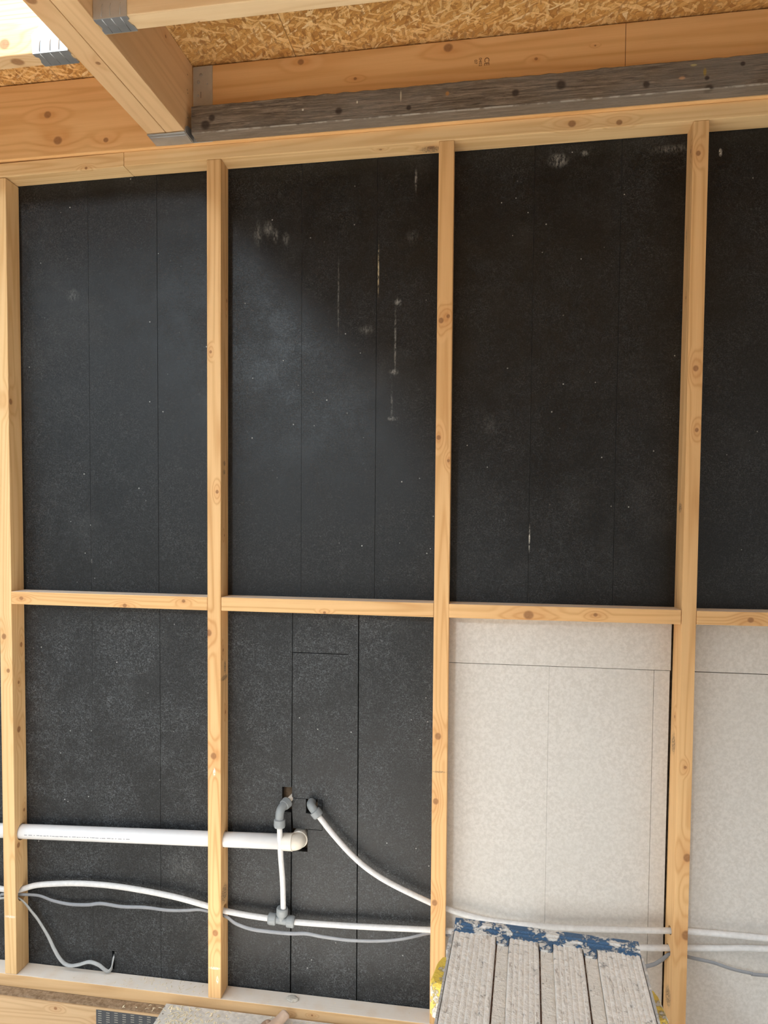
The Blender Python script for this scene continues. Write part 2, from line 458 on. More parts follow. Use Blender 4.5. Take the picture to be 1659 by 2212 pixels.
nog = [(-.597, -.001, 1.0955, 1.1325, 1.0925, 31, [(-.565, 0, 1.113, .006), (-.245, 0, 1.10, .006), (-.07, 0, 1.117, .005)], 'noggin in the leftmost full bay, between black boards above and below', OR),
       (.0392, .6222, 1.0925, 1.1303, 1.0905, 32, [(.33, 0, 1.095, .004)], 'noggin in the second bay, straight above the plumbing fittings', OR),
       (.6615, 1.2345, 1.0905, 1.1270, 1.0895, 33, [(.865, 0, 1.103, .012), (1.03, 0, 1.108, .005)], 'noggin with a large knot, over the cream board left of the rightmost stud', OR),
       (1.2705, 1.80, 1.0900, 1.1245, 1.0920, 34, [(1.395, 0, 1.105, .007)], 'noggin cut off by the right edge, right of the rightmost stud', OR)]
for (x0, x1, z0, z1, zr_, sd, kn, lab, st) in nog:
    m = hw('noggin_pine', x0, x1, 0, D, z0, sd, kn, st, dusty=0.85)
    rail('noggin', x0, x1, 0.0, D, z0, z1, m, lab, 'noggin', 'noggins between the studs', zr1=zr_)
m = hw('bottom_plate_pine', -1.9, 2.6, 0, D, -.048, 41, [(.23, 0, -.03, .004), (.30, 0, -.025, .003)], dict(light=(0.70, 0.47, 0.25), dark=(0.52, 0.31, 0.14)), dusty=1.0)
rail('bottom_plate', -1.9, 2.6, 0, D, -.048, -.0098, m, 'dusty bottom plate the wall studs stand on', 'plate')

# rim joist with stamp and pencil line
kn = [(-.457, -.012, 2.463, .010), (-.427, -.012, 2.391, .012), (-.284, -.012, 2.381, .007), (.644, -.012, 2.535, .011), (.407, -.012, 2.481, .004), (.86, -.012, 2.487, .004), (1.0, -.012, 2.505, .002), (.263, -.012, 2.5365, .008)]
m = hw('rim_joist_pine', -1.9, 2.6, -.012, .035, 2.351, 51, kn, dict(light=(0.82, 0.50, 0.225), dark=(0.64, 0.33, 0.11)), amount=0.9, rf=1.1)
rim = rail('rim_joist', -1.9, 2.6, -.012, .035, 2.351, 2.5515, m, 'deep orange rim joist on edge above the top plate, with an inked grading stamp', 'joist')
M_INK = plain('stamp_ink', (0.16, 0.075, 0.03), 0.8, 0.2)
def stamp(txt, x, z, size):
    cu = bpy.data.curves.new('stamp_text', 'FONT'); cu.body = txt; cu.size = size; cu.align_x = 'CENTER'; cu.align_y = 'CENTER'; cu.extrude = 0.0001
    to = bpy.data.objects.new('tmp', cu); C.objects.link(to)
    bpy.context.view_layer.update()
    me = bpy.data.meshes.new_from_object(to.evaluated_get(bpy.context.evaluated_depsgraph_get()))
    bpy.data.objects.remove(to)
    mt = Matrix.Translation((x, -.0122, z)) @ Matrix.Rotation(R(90), 4, 'X') @ Matrix.Rotation(R(-90), 4, 'Z')
    me.transform(mt)
    bm = bmesh.new(); bm.from_mesh(me)
    finish('grading_stamp', bm, M_INK, rim, label='inked lettering ' + txt)
stamp('CE', .7395, 2.492, .017); stamp('0402', .724, 2.492, .0105); stamp('07', .7125, 2.4935, .0105)
bm = bmesh.new(); box(bm, 1.0700, 1.0712, -.0124, -.0119, 2.425, 2.551)
finish('pencil_line', bm, M_INK, rim)

# weathered plank
def weathered():
    n = NT('weathered_grey_wood')
    v = n.vmath('ADD', n.tc.outputs['Object'], (1.0, -.037, 2.352))
    g = n.map(v, scale=(0.05, 1, 1))
    a = n.noise(g, 210, 6, 0.8, 0.8); b = n.noise(n.map(v, scale=(0.25, 1, 1)), 45, 4, 0.65, 0.8)
    col = n.mix(n.step(a, 0.35, 0.68), (0.075, 0.054, 0.038), (0.36, 0.28, 0.21))
    col = n.mix(n.step(b, 0.42, 0.62, 0, 0.6), col, (0.17, 0.125, 0.085))
    c = n.noise(n.map(v, scale=(0.6, 1, 1)), 8, 3)
    col = n.mix(n.step(c, 0.45, 0.7, 0, 0.4), col, (0.27, 0.25, 0.225))
    for (x, z, r) in ((.037, 2.388, .010), (.02, 2.372, .014), (.373, 2.377, .010), (.809, 2.383, .010), (.916, 2.392, .013), (1.111, 2.375, .009), (1.322, 2.403, .006), (1.245, 2.378, .006), (1.25, 2.352, .012), (.55, 2.37, .007)):
        col = n.mix(n.math('MULTIPLY', n.spot(v, (x, -.06, z), (r, .02, r), .5), .85), col, (0.045, 0.03, 0.022))
    for (x, z, rx, rz, cc) in ((.28, 2.388, .003, .003, (.8, .78, .7)), (.530, 2.400, .002, .014, (.6, .5, .35)), (.645, 2.396, .005, .006, (.45, .22, .07)), (.60, 2.388, .008, .007, (.3, .25, .2)), (1.19, 2.383, .008, .004, (.6, .35, .2)), (1.24, 2.392, .004, .01, (.35, .24, .06)), (1.215, 2.41, .008, .003, (.5, .42, .2)), (.42, 2.395, .002, .004, (.8, .75, .6))):
        col = n.mix(n.math('MULTIPLY', n.spot(v, (x, -.06, z), (rx, .02, rz), .5), .9), col, cc)
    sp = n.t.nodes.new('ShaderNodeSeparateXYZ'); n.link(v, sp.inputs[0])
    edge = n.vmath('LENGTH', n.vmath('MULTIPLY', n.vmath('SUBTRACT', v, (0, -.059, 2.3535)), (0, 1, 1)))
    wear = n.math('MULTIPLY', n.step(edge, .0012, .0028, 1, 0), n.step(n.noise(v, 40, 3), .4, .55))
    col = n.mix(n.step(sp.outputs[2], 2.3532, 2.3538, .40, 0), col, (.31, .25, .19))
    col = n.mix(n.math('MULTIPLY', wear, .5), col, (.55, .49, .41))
    n.bump(n.math('ADD', a, n.math('MULTIPLY', b, 0.8)), 1.0, 0.003)
    return n.finish(col, 0.85, 0.2)
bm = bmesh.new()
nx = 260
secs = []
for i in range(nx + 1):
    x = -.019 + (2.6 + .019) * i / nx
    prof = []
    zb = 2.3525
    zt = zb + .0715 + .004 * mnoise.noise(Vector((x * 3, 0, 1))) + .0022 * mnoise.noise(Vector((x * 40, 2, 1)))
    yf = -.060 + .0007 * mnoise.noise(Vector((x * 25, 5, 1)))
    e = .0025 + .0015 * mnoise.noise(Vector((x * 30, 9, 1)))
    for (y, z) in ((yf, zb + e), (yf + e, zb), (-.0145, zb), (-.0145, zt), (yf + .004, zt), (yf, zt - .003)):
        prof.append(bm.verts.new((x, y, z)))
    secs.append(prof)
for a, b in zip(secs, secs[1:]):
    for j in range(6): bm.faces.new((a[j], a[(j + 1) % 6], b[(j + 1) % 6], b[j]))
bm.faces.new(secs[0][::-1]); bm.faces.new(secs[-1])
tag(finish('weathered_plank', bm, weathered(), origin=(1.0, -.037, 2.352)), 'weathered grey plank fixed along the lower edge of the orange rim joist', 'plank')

# double beam
def sloped(x0, x1, y0, y1, h=0.195, bev=0.002, dz=0.0):
    bm = bmesh.new()
    prism(bm, [(x0, y0, zr(y0) + dz), (x1, y0, zr(y0) + dz), (x1, y1, zr(y1) + dz), (x0, y1, zr(y1) + dz),
               (x0, y0, zr(y0) + h), (x1, y0, zr(y0) + h), (x1, y1, zr(y1) + h), (x0, y1, zr(y1) + h)])
    bevel(bm, bev, 2)
    return bm
beam = tag(empty('roof_beam', (-.085, -2.0, 2.26)), 'double timber roof beam running out from the wall, hung in a steel hanger', 'beam')
for i, (x0, x1) in enumerate(((-.1365, -.0860), (-.0845, -.0330))):
    org = ((x0 + x1) / 2, -2.0, 2.15)
    m = wood('beam_pine', 'y', seed=61 + i, origin=org, light=(0.76, 0.51, 0.28), dark=(0.60, 0.37, 0.18), amount=0.7, rf=.8, tone=-.05,
             knots=[(-.12, -.35, zr(-.35), .008), (-.033, -.55, 2.44, .006), (-.033, -.19, 2.52, .004)] if i else [(-.12, -.62, zr(-.62), .012), (-.1, -.40, zr(-.40), .006)])
    finish('beam_ply', sloped(x0, x1, -6.0, -.0145), m, beam, origin=org)
M_NAILHOLE = plain('nail_head', (0.30, 0.20, 0.12), 0.6, 0.4)
for (yy, zz) in ((-.05, 2.51), (-.052, 2.47), (-.049, 2.463), (-.05, 2.40)):
    bm = bmesh.new(); revolve(bm, (-.0332, yy, zz), (1, 0, 0), [(0, .0018), (.0008, .0018)], 8)
    finish('nail', bm, M_NAILHOLE, beam)
# roof joists either side
org = (1.28, -.52, 2.33)
m = wood('roof_joist_pine_right', 'x', seed=71, origin=org, light=(0.80, 0.60, 0.36), dark=(0.66, 0.44, 0.23), amount=0.8, knots=[(.17, -.5, 2.333, .003), (.9, -.52, 2.333, .01)])
tag(finish('roof_joist', sloped(-.0325, 2.6, -.5455, -.4985), m, origin=org), 'pale roof joist hung on the right side of the double beam', 'joist', 'roof joists')
org = (-1.0, -.44, 2.33)
m = wood('roof_joist_pine_left', 'x', seed=72, origin=org, light=(0.82, 0.62, 0.38), dark=(0.64, 0.42, 0.2), amount=1.0, knots=[(-.285, -.4585, 2.362, .012), (-.27, -.435, 2.337, .014)])
tag(finish('roof_joist', sloped(-1.9, -.137, -.4585, -.4130), m, origin=org), 'sunlit roof joist with a big knot, hung on the left side of the double beam', 'joist', 'roof joists')

# ------------------------------------------------------------------ steel hangers
M_ZINC = plain('galvanised_steel', (0.48, 0.50, 0.52), 0.42, 0.5, 0.75, 0.10, 18)
M_ZINCW = plain('galvanised_steel_warm', (0.50, 0.48, 0.44), 0.5, 0.5, 0.45, 0.08, 18)
M_DARK = plain('dark_recess', (0.03, 0.025, 0.02), 0.9, 0.2)
hg = tag(empty('joist_hanger', (-.083, -.045, 2.352)), 'steel hanger carrying the end of the double beam at the wall', 'hanger', 'steel joist hangers')
bm = bmesh.new()
ns = 16
# seat: slightly sagging folded plate
for k, (y0, y1) in enumerate(((-.0735, -.0135),)):
    top = []; bot = []
    for i in range(ns + 1):
        t = i / ns; x = -.1365 + t * .1035
        sag = -.0012 * math.sin(math.pi * t)
        top.append([bm.verts.new((x, yy, 2.3538 + sag + (.0 if yy < -.05 else 0))) for yy in (y0, y1)])
        bot.append([bm.verts.new((x, yy, 2.3520 + sag)) for yy in (y0, y1)])
    for i in range(ns):
        bm.faces.new((top[i][0], top[i + 1][0], top[i + 1][1], top[i][1]))
        bm.faces.new((bot[i][0], bot[i][1], bot[i + 1][1], bot[i + 1][0]))
        bm.faces.new((top[i][0], bot[i][0], bot[i + 1][0], top[i + 1][0]))
        bm.faces.new((top[i][1], top[i + 1][1], bot[i + 1][1], bot[i][1]))
    bm.faces.new((top[0][0], top[0][1], bot[0][1], bot[0][0])); bm.faces.new((top[-1][0], bot[-1][0], bot[-1][1], top[-1][1]))
finish('seat', bm, M_ZINC, hg)
bm = bmesh.new()
for yy in (-.069, -.057):
    tube(bm, [(-.136 + .1025 * i / 12, yy - .002 * math.sin(math.pi * i / 12), 2.3519 - .0012 * math.sin(math.pi * i / 12)) for i in range(13)], .0007, seg=6)
finish('ridge', bm, M_ZINC, hg, smooth=True)
bm = bmesh.new()   # side cheek, curved front
pts = [(-.0735, 2.352), (-.0745, 2.358), (-.070, 2.367), (-.060, 2.374), (-.040, 2.378), (-.0135, 2.378), (-.0135, 2.352)]
a = [bm.verts.new((-.0318, y, z)) for y, z in pts]; b = [bm.verts.new((-.0300, y, z)) for y, z in pts]
bm.faces.new(a[::-1]); bm.faces.new(b)
for i in range(len(pts)): j = (i + 1) % len(pts); bm.faces.new((a[i], a[j], b[j], b[i]))
finish('cheek', bm, M_ZINC, hg)
bm = bmesh.new(); box(bm, -.0318, .0225, -.0138, -.0122, 2.352, 2.5505); bevel(bm, .0004, 1)
fl = finish('flange', bm, M_ZINCW, hg, label='upright flat flange on the rim joist')
for (x, z, r) in ((-.010, 2.5285, .004), (-.0165, 2.510, .0042), (.008, 2.503, .002), (-.0175, 2.475, .003)):
    bm = bmesh.new(); revolve(bm, (x, -.0138, z), (0, -1, 0), [(0, r), (.0006, r), (.0014, r * .6)], 14)
    finish('nail', bm, M_ZINC, fl)
bm = bmesh.new(); box(bm, -.0105, -.0093, -.01395, -.0137, 2.468, 2.484)
finish('slot', bm, M_DARK, fl)

def side_hanger(sx, x0, x1, y0, y1, label, cheek, matc):
    """seat under a joist, two cheeks; x0 is the beam side"""
    h = tag(empty('joist_hanger', ((x0 + x1) / 2, (y0 + y1) / 2, zr(y0) - .003)), label, 'hanger', 'steel joist hangers')
    bm = bmesh.new(); e = .0012
    # notched seat outline in x,y
    out = [(x0, y0), (x1, y0), (x1 + sx * 0, y0 + .010), (x1 - sx * .006, y0 + .014), (x1 - sx * .003, y1 - .02), (x1, y1 - .014), (x1, y1), (x0, y1), (x0, y1 - .012), (x0 + sx * .004, y1 - .018), (x0 + sx * .003, y0 + .018), (x0, y0 + .012)]
    a = [bm.verts.new((x, y, zr(y) - .0022)) for x, y in out]; b = [bm.verts.new((x, y, zr(y) - .0004)) for x, y in out]
    bm.faces.new(a[::-1]); bm.faces.new(b)
    for i in range(len(out)): j = (i + 1) % len(out); bm.faces.new((a[i], a[j], b[j], b[i]))
    finish('seat', bm, M_ZINC, h)
    for k in (.25, .52, .80):
        x = x0 + (x1 - x0) * k
        bm = bmesh.new(); tube(bm, [(x, y0 + .001, zr(y0) - .0022), (x, y1 - .001, zr(y1) - .0022)], .0010, seg=8)
        finish('ridge', bm, M_ZINC, h, smooth=True)
    for side, y in ((0, y0 - .0016), (1, y1 + .0002)):
        bm = bmesh.new()
        yb = y + .0014; zz = zr(y) - .0022
        a = [bm.verts.new((x, y, zz + z)) for x, z in cheek]; b = [bm.verts.new((x, yb, zz + z)) for x, z in cheek]
        bm.faces.new(a); bm.faces.new(b[::-1])
        for i in range(len(cheek)): j = (i + 1) % len(cheek); bm.faces.new((a[i], b[i], b[j], a[j]))
        c = finish('cheek', bm, matc, h)
        if side == 0:
            for k in (.25, .5, .8):
                x = x0 + (x1 - x0) * k
                bm = bmesh.new(); tube(bm, [(x, y - .0002, zz + .004), (x, y - .0006, zz + .022), (x + .002, y - .0002, zz + .028)], .0008, seg=6)
                finish('embossed_rib', bm, matc, c, smooth=True)
    return h
side_hanger(1, -.0322, .0388, -.5455, -.4985, 'steel hanger under the pale joist on the right side of the double beam',
            [(-.0322, 0), (.0388, 0), (.0388, .10), (.010, .13), (-.0322, .13)], M_ZINCW)
side_hanger(-1, -.1372, -.2185, -.4585, -.4130, 'steel hanger under the sunlit joist on the left side of the double beam',
            [(-.1372, 0), (-.2185, 0), (-.2210, .040), (-.200, .058), (-.165, .10), (-.1372, .13)], M_ZINC)

# ------------------------------------------------------------------ insulation boards
GREY = (0.34, 0.34, 0.32); WHT = (0.75, 0.73, 0.66)
def insul(xb0, xb1, xt0, xt1, z0, z1, y, mat, label, group, cuts=()):
    bm = bmesh.new(); T = .024
    prism(bm, [(xb0, y, z0), (xb1, y, z0), (xb1, y + T, z0), (xb0, y + T, z0), (xt0, y, z1), (xt1, y, z1), (xt1, y + T, z1), (xt0, y + T, z1)])
    bevel(bm, .0003, 1)
    o = finish('insulation_board', bm, mat, origin=((xb0 + xb1) / 2, y + T / 2, z0))
    tag(o, label, 'board', group)
    if cuts: cut(o, cuts)
    return o
ZM = 1.112
gu = 'black boards above the noggins'; gl = 'black boards below the noggins'; gw = 'cream boards'
Y0 = D + .0006
up = [(-1.27, -.617, 0, 'black board left of the leftmost stud, above the noggins', []),
      (-.6155, -.3815, .0003, 'left black strip of the upper left bay', [((-.43, D, 1.99), (.02, .02, .02), .2, GREY)]),
      (-.3805, -.1715, .0, 'middle black strip of the upper left bay', [((-.385, D, 1.22), (.008, .02, .012), .7, GREY)]),
      (-.1705, .0185, .0012, 'right black strip of the upper left bay', []),
      (.0195, .2482, .0016, 'black strip with a chalky hand smudge, left in the upper second bay', [((.125, D, 2.13), (.012, .02, .03), .35, GREY), ((.155, D, 2.145), (.014, .02, .022), .4, GREY), ((.175, D, 2.125), (.008, .02, .02), .4, GREY), ((.205, D, 2.115), (.010, .02, .018), .35, GREY)]),
      (.2500, .4555, .0004, 'middle black strip of the upper second bay', [((.352, D, 1.95), (.0025, .02, .11), .35, GREY), ((.43, D, 1.86), (.02, .02, .012), .3, GREY)]),
      (.4568, .6405, .0020, 'black strip streaked with dust, right in the upper second bay', [((.461, D, 2.02), (.0022, .02, .07), .95, (.6, .5, .32)), ((.515, D, 1.93), (.010, .02, .010), .7, GREY), ((.508, D, 1.83), (.003, .02, .09), .5, GREY), ((.506, D, 1.745), (.012, .02, .008), .7, GREY), ((.503, D, 1.62), (.014, .02, .006), .7, GREY), ((.56, D, 2.25), (.004, .02, .03), .6, GREY), ((.552, D, 2.10), (.02, .02, .02), .12, GREY), ((.500, D, 1.66), (.003, .02, .05), .4, GREY)]),
      (.6415, .8652, .0, 'left black strip of the upper third bay', [((.76, D, 1.60), (.02, .02, .03), .08, GREY)]),
      (.8668, 1.0805, .0020, 'black strip with a grey patch at its top, middle of the upper third bay', [((.925, D, 2.272), (.025, .02, .018), .65, GREY), ((.99, D, 2.285), (.012, .02, .008), .45, GREY), ((.868, D, 1.30), (.0025, .02, .035), .9, WHT)]),
      (1.0820, 1.2515, .0006, 'right black strip of the upper third bay', [((1.20, D, 2.28), (.05, .02, .01), .3, GREY)]),
      (1.2525, 1.80, .0, 'black board right of the rightmost stud', [((1.315, D, 2.262), (.004, .02, .010), .9, WHT)])]
for i, (x0, x1, dy, lab, sp) in enumerate(up):
    if i + 1 < len(up): x1 = up[i + 1][0] - .0004
    dy *= .6
    o0 = ((x0 + x1) / 2, Y0 + dy + .012, ZM)
    insul(x0, x1, x0, x1, ZM, 2.34, Y0 + dy, felt('black_felt_upper', o0, i, sp), lab, gu)
lo = [(-1.27, -.617, -1.27, -.617, .0, 'black board left of the leftmost stud, below the noggins', (), []),
      (-.6155, -.3859, -.6155, -.3789, .0003, 'left black strip of the lower left bay, a loose cable hanging before it', (), []),
      (-.3855, -.1709, -.3785, -.1686, .0, 'middle black strip of the lower left bay, grey cable end at its foot', [box_cutter(-.325, -.318, .05, .1, .0, .055)], []),
      (-.1705, .0180, -.1682, .0180, .0010, 'right black strip of the lower left bay', (), [((-.10, D, .33), (.05, .02, .05), .10, GREY)]),
      (.0190, .2205, .0190, .2255, .0014, 'black strip with a notch behind the left pipe elbow, lower second bay',
       [box_cutter(.1965, .24, .05, .1, .515, .587)], []),
      (.2245, .4130, .2270, .4125, .0, 'black strip with cut holes for the pipes, lower second bay',
       [box_cutter(.2, .2715, .05, .1, .405, .470), box_cutter(.2, .3140, .05, .1, .4695, .5580), box_cutter(.2, .385, .055, .1, .9715, .9735)], []),
      (.4155, .6415, .4148, .6415, .0008, 'right black strip of the lower second bay', (), [])]
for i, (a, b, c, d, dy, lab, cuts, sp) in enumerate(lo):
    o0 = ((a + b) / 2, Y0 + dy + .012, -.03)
    insul(a, b, c, d, -.03, ZM - .0015, Y0 + dy, felt('black_felt_lower_lit', o0, 40 + i, sp, 2.5), lab, gl, cuts)  # same felt as above, colour brightened to paint in stronger light low down
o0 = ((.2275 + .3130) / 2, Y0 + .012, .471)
insul(.2292, .3128, .2240, .3128, .4712, .5568, Y0 - .0006, felt('black_felt_patch_lit', o0, 60, (), 2.5), 'small square patch of black board between the two grey elbows and the waste pipe', gl,  # patch carries the same painted-in brightness as the lower boards
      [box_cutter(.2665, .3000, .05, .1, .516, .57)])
wh = [(.6425, 1.2290, .9612, ZM - .0015, .0, 'narrow cream board strip under the noggin, left of the rightmost stud'),
      (.6425, .9250, -.03, .9598, .0004, 'large cream board beside the third stud, behind the platform'),
      (.9253, 1.1880, -.03, .9598, .0006, 'large cream board in the middle of the third bay, behind the platform'),
      (1.1888, 1.2275, -.03, .9598, .0014, 'slim cream board strip against the rightmost stud'),
      (1.2530, 1.80, .9612, ZM - .0015, .0, 'narrow cream board strip at the right edge, under the noggin'),
      (1.2530, 1.80, -.03, .9592, .0006, 'large cream board right of the rightmost stud')]
for i, (x0, x1, z0, z1, dy, lab) in enumerate(wh):
    o0 = ((x0 + x1) / 2, Y0 + dy + .012, z0)
    insul(x0, x1, x0, x1, z0, z1, Y0 + dy, paper('cream_paper_face', o0, i), lab, gw)

# ------------------------------------------------------------------ pipes
M_WHITE = plain('white_plastic', (0.72, 0.72, 0.73), 0.28, 0.5, 0, 0.02, 30)
M_WHITE2 = plain('white_pipe_scuffed', (0.66, 0.655, 0.65), 0.4, 0.5, 0, 0.07, 90)
M_GREYP = plain('grey_plastic', (0.245, 0.265, 0.275), 0.42, 0.5, 0, 0.05, 60)
M_CREAM = plain('yellowed_white_plastic', (0.72, 0.67, 0.59), 0.25, 0.5, 0, 0.04, 30)
M_PRINT = plain('pipe_print', (0.30, 0.31, 0.34), 0.5, 0.3)

wp = tag(empty('waste_pipe', (-.3, .035, .40)), 'thick white waste pipe running through the two left studs', 'pipe')
def wz(x): return .4098 + (x + .592) * (.4420 - .4098) / (.205 + .592)
bm = bmesh.new(); tube(bm, [(x, .035, wz(x)) for x in (-1.3, -.592, .0, .216)], .0213, seg=36)
finish('pipe', bm, M_WHITE, wp, smooth=True)
bm = bmesh.new()
rp = random.Random(5)
x = -.575
while x < -.24:
    L = rp.uniform(.003, .012)
    a0 = R(rp.uniform(-6, -4))
    pts = [(xx, .035 - .02142 * math.cos(a0), wz(xx) + .02142 * math.sin(a0)) for xx in (x, x + L)]
    tube(bm, pts, .0011, .0002, seg=6, up=Vector((0, 0, 1)))
    x += L + rp.uniform(.0015, .006)
finish('printed_marking', bm, M_PRINT, wp)
z0 = wz(.23) - .001
bend = spline([(.226, .035, z0), (.236, .0355, z0), (.2435, .040, z0), (.2475, .050, z0), (.248, .066, z0), (.248, .088, z0)], 5)
el = bmesh.new(); tube(el, bend, .0222, seg=36, up=Vector((0, 0, 1)))
eo = finish('elbow', el, M_CREAM, wp, smooth=True)
bm = bmesh.new(); revolve(bm, (.206, .035, wz(.206)), (1, 0, .04), [(0, .0218), (.0008, .0240), (.0255, .0243), (.0265, .0250), (.0292, .0250), (.030, .0225)], 36)
finish('socket', bm, M_CREAM, wp, smooth=False)
bm = bmesh.new(); revolve(bm, (.2480, .055, z0), (0, 1, 0), [(0, .0225), (.0008, .0245), (.004, .0245), (.005, .0238), (.030, .0238)], 36)
finish('socket', bm, M_CREAM, wp)

# supply run: arc pipe, tee
def pipe(name, pts, r, mat, label, seg=20, n=8):
    bm = bmesh.new(); tube(bm, spline(pts, n), r, seg=seg)
    o = finish(name, bm, mat, smooth=True)
    if label: tag(o, label, 'pipe', 'narrow white water pipes')
    return o
pipe('water_pipe', [(-1.2, .05, .26), (-.75, .04, .232), (-.66, .034, .2275), (-.616, .033, .2285), (-.594, .035, .2345), (-.56, .038, .2455), (-.519, .04, .2525), (-.4293, .042, .2622), (-.3263, .042, .2655), (-.2249, .041, .2615), (-.111, .038, .2515), (-.0157, .035, .2365), (.0192, .0345, .2300), (.05, .034, .2262), (.111, .0345, .2205), (.166, .0345, .2180)], .0082, M_WHITE2,
     'narrow white water pipe arching across the left bay to the grey tee')
pipe('water_pipe', [(.236, .0345, .2148), (.32, .035, .2165), (.43, .035, .2205), (.53, .035, .2255), (.6214, .034, .2305), (.66, .034, .2325), (.80, .036, .236), (1.0, .036, .236), (1.155, .035, .2375), (1.2356, .035, .2445), (1.28, .035, .2490), (1.36, .037, .2555), (1.47, .038, .265), (1.8, .038, .28)], .0080, M_WHITE2,
     'lower white water pipe from the grey tee past the rightmost stud')
pipe('water_pipe', [(.2097, .0300, .246), (.2085, .027, .33), (.204, .022, .406), (.2022, .0205, .455), (.2012, .020, .492)], .0077, M_WHITE2,
     'short upright white pipe from the grey tee up to the left elbow', n=6)
pipe('water_pipe', [(.3035, .036, .5290), (.3111, .036, .5195), (.3506, .035, .4732), (.403, .035, .4200), (.4549, .035, .3800), (.5191, .035, .3462), (.6181, .036, .3062), (.66, .036, .2935), (.72, .036, .280), (.8062, .036, .2693), (.9503, .036, .2695), (1.1023, .033, .2805), (1.239, .027, .2945), (1.30, .028, .297), (1.3616, .03, .2962), (1.4698, .032, .2950), (1.8, .035, .29)], .0078, M_WHITE2,
     'white pipe swooping down from the right elbow behind the platform')

COL = [(0, .0125), (.0008, .0152), (.003, .0164), (.018, .0166), (.0225, .0150), (.023, .0118)]
tee = tag(empty('pipe_tee', (.2035, .0345, .20)), 'grey plastic tee joining three white water pipes', 'pipe fitting')
tax = Vector((.1, 0, -.0045)).normalized(); tcn = Vector((.2035, .0345, .2165))
bm = bmesh.new(); revolve(bm, tcn - tax * .030, tax, [(0, .0115), (.060, .0115)]); revolve(bm, tcn, (.06, -.05, 1), [(0, .0115), (.020, .0112)])
finish('body', bm, M_GREYP, tee, smooth=False)
for s in (-1, 1):
    bm = bmesh.new(); revolve(bm, tcn + tax * s * .0150, tax * s, COL); finish('collar', bm, M_GREYP, tee)
bm = bmesh.new(); revolve(bm, tcn + Vector((.0015, -.001, .0150)), (.06, -.05, 1), COL); finish('collar', bm, M_GREYP, tee)

e1 = tag(empty('pipe_elbow', (.2012, .02, .486)), 'left grey elbow fitting on top of the upright pipe', 'pipe fitting', 'grey pipe elbows')
bm = bmesh.new(); tube(bm, spline([(.2012, .020, .500), (.2012, .020, .523), (.2030, .0235, .536), (.2075, .033, .5435), (.2125, .045, .547), (.2150, .054, .549)], 6), .0118, seg=28, up=Vector((1, 0, 0)))
finish('body', bm, M_GREYP, e1, smooth=True)
bm = bmesh.new(); revolve(bm, (.2012, .020, .5125), (0, 0, -1), [(0, .0118), (.0005, .0140), (.002, .0158), (.0185, .0162), (.0235, .0145), (.0245, .0120)])
finish('collar', bm, M_GREYP, e1)
dv = Vector((.012, .026, .009)).normalized()
bm = bmesh.new(); revolve(bm, Vector((.2085, .038, .5440)), dv, [(0, .0118), (.001, .0150), (.016, .0158), (.019, .0145), (.020, .0110)])
finish('collar', bm, M_GREYP, e1)
bm = bmesh.new(); revolve(bm, Vector((.2155, .053, .5500)), dv, [(0, .0078), (.034, .0078)], 20)
finish('pipe_stub', bm, M_CREAM, e1, label='short white pipe stub going into the wall')

e2 = tag(empty('pipe_elbow', (.295, .04, .52)), 'right grey elbow fitting set in the square hole of the black board', 'pipe fitting', 'grey pipe elbows')
dd = Vector((.0395, -.001, -.0463)).normalized()
q = Vector((.3035, .036, .5290))
bm = bmesh.new(); tube(bm, spline([q + dd * -.002, q - dd * .012, (.2895, .039, .5445), (.2845, .047, .5485), (.2830, .060, .5490), (.2830, .085, .5490)], 6), .0118, seg=28, up=Vector((1, 0, 1)))
finish('body', bm, M_GREYP, e2, smooth=True)
bm = bmesh.new(); revolve(bm, q - dd * .010, dd, [(0, .0120), (.0005, .0150), (.002, .0158), (.0165, .0158), (.0195, .0140), (.020, .0118)])
finish('collar', bm, M_GREYP, e2)
bm = bmesh.new(); box(bm, .3008, .3055, .0640, .0655, .5375, .5535); bevel(bm, .0008, 1)
finish('clip', bm, M_WHITE, e2, label='small white clip beside the elbow')

# ------------------------------------------------------------------ cables
M_CAB = plain('grey_cable_sheath', (0.25, 0.26, 0.28), 0.45, 0.45, 0, 0.06, 60)
M_CABD = plain('grey_cable_sheath_darker', (0.30, 0.315, 0.32), 0.5, 0.45, 0, 0.06, 60)
M_CABL = plain('pale_grey_cable_sheath', (0.38, 0.39, 0.39), 0.45, 0.45, 0, 0.06, 60)
def cable(pts, mat, label, ru=.0050, rv=.0027, tw=None):
    bm = bmesh.new(); tube(bm, spline(pts, 8), ru, rv, seg=14, twist=tw)
    return tag(finish('electric_cable', bm, mat, smooth=True), label, 'cable', 'grey electric cables')
cable([(-1.2, .03, .14), (-.72, .03, .20), (-.66, .03, .213), (-.616, .030, .2165), (-.595, .034, .2170), (-.553, .05, .2095), (-.508, .052, .197), (-.455, .052, .1915), (-.396, .05, .196), (-.351, .05, .204), (-.286, .05, .201), (-.213, .049, .206), (-.142, .048, .205), (-.085, .046, .211), (-.046, .042, .219), (-.018, .038, .219), (.019, .034, .216), (.045, .030, .212), (.072, .025, .199), (.119, .022, .189), (.18, .022, .187), (.234, .022, .188), (.277, .022, .192), (.327, .020, .189), (.405, .020, .187), (.495, .020, .195), (.559, .022, .208), (.619, .0315, .2225), (.66, .033, .2225), (.72, .032, .205), (.90, .032, .165), (1.08, .032, .165), (1.183, .033, .192), (1.214, .034, .2085), (1.237, .034, .2285), (1.2655, .033, .2300), (1.285, .022, .2315), (1.337, .018, .2265), (1.381, .016, .216), (1.425, .016, .210), (1.467, .016, .2085), (1.8, .02, .22)],
      M_CAB, 'long flat grey cable drooping below the water pipe from stud to stud', tw=lambda t: .35 * math.sin(t * 22))
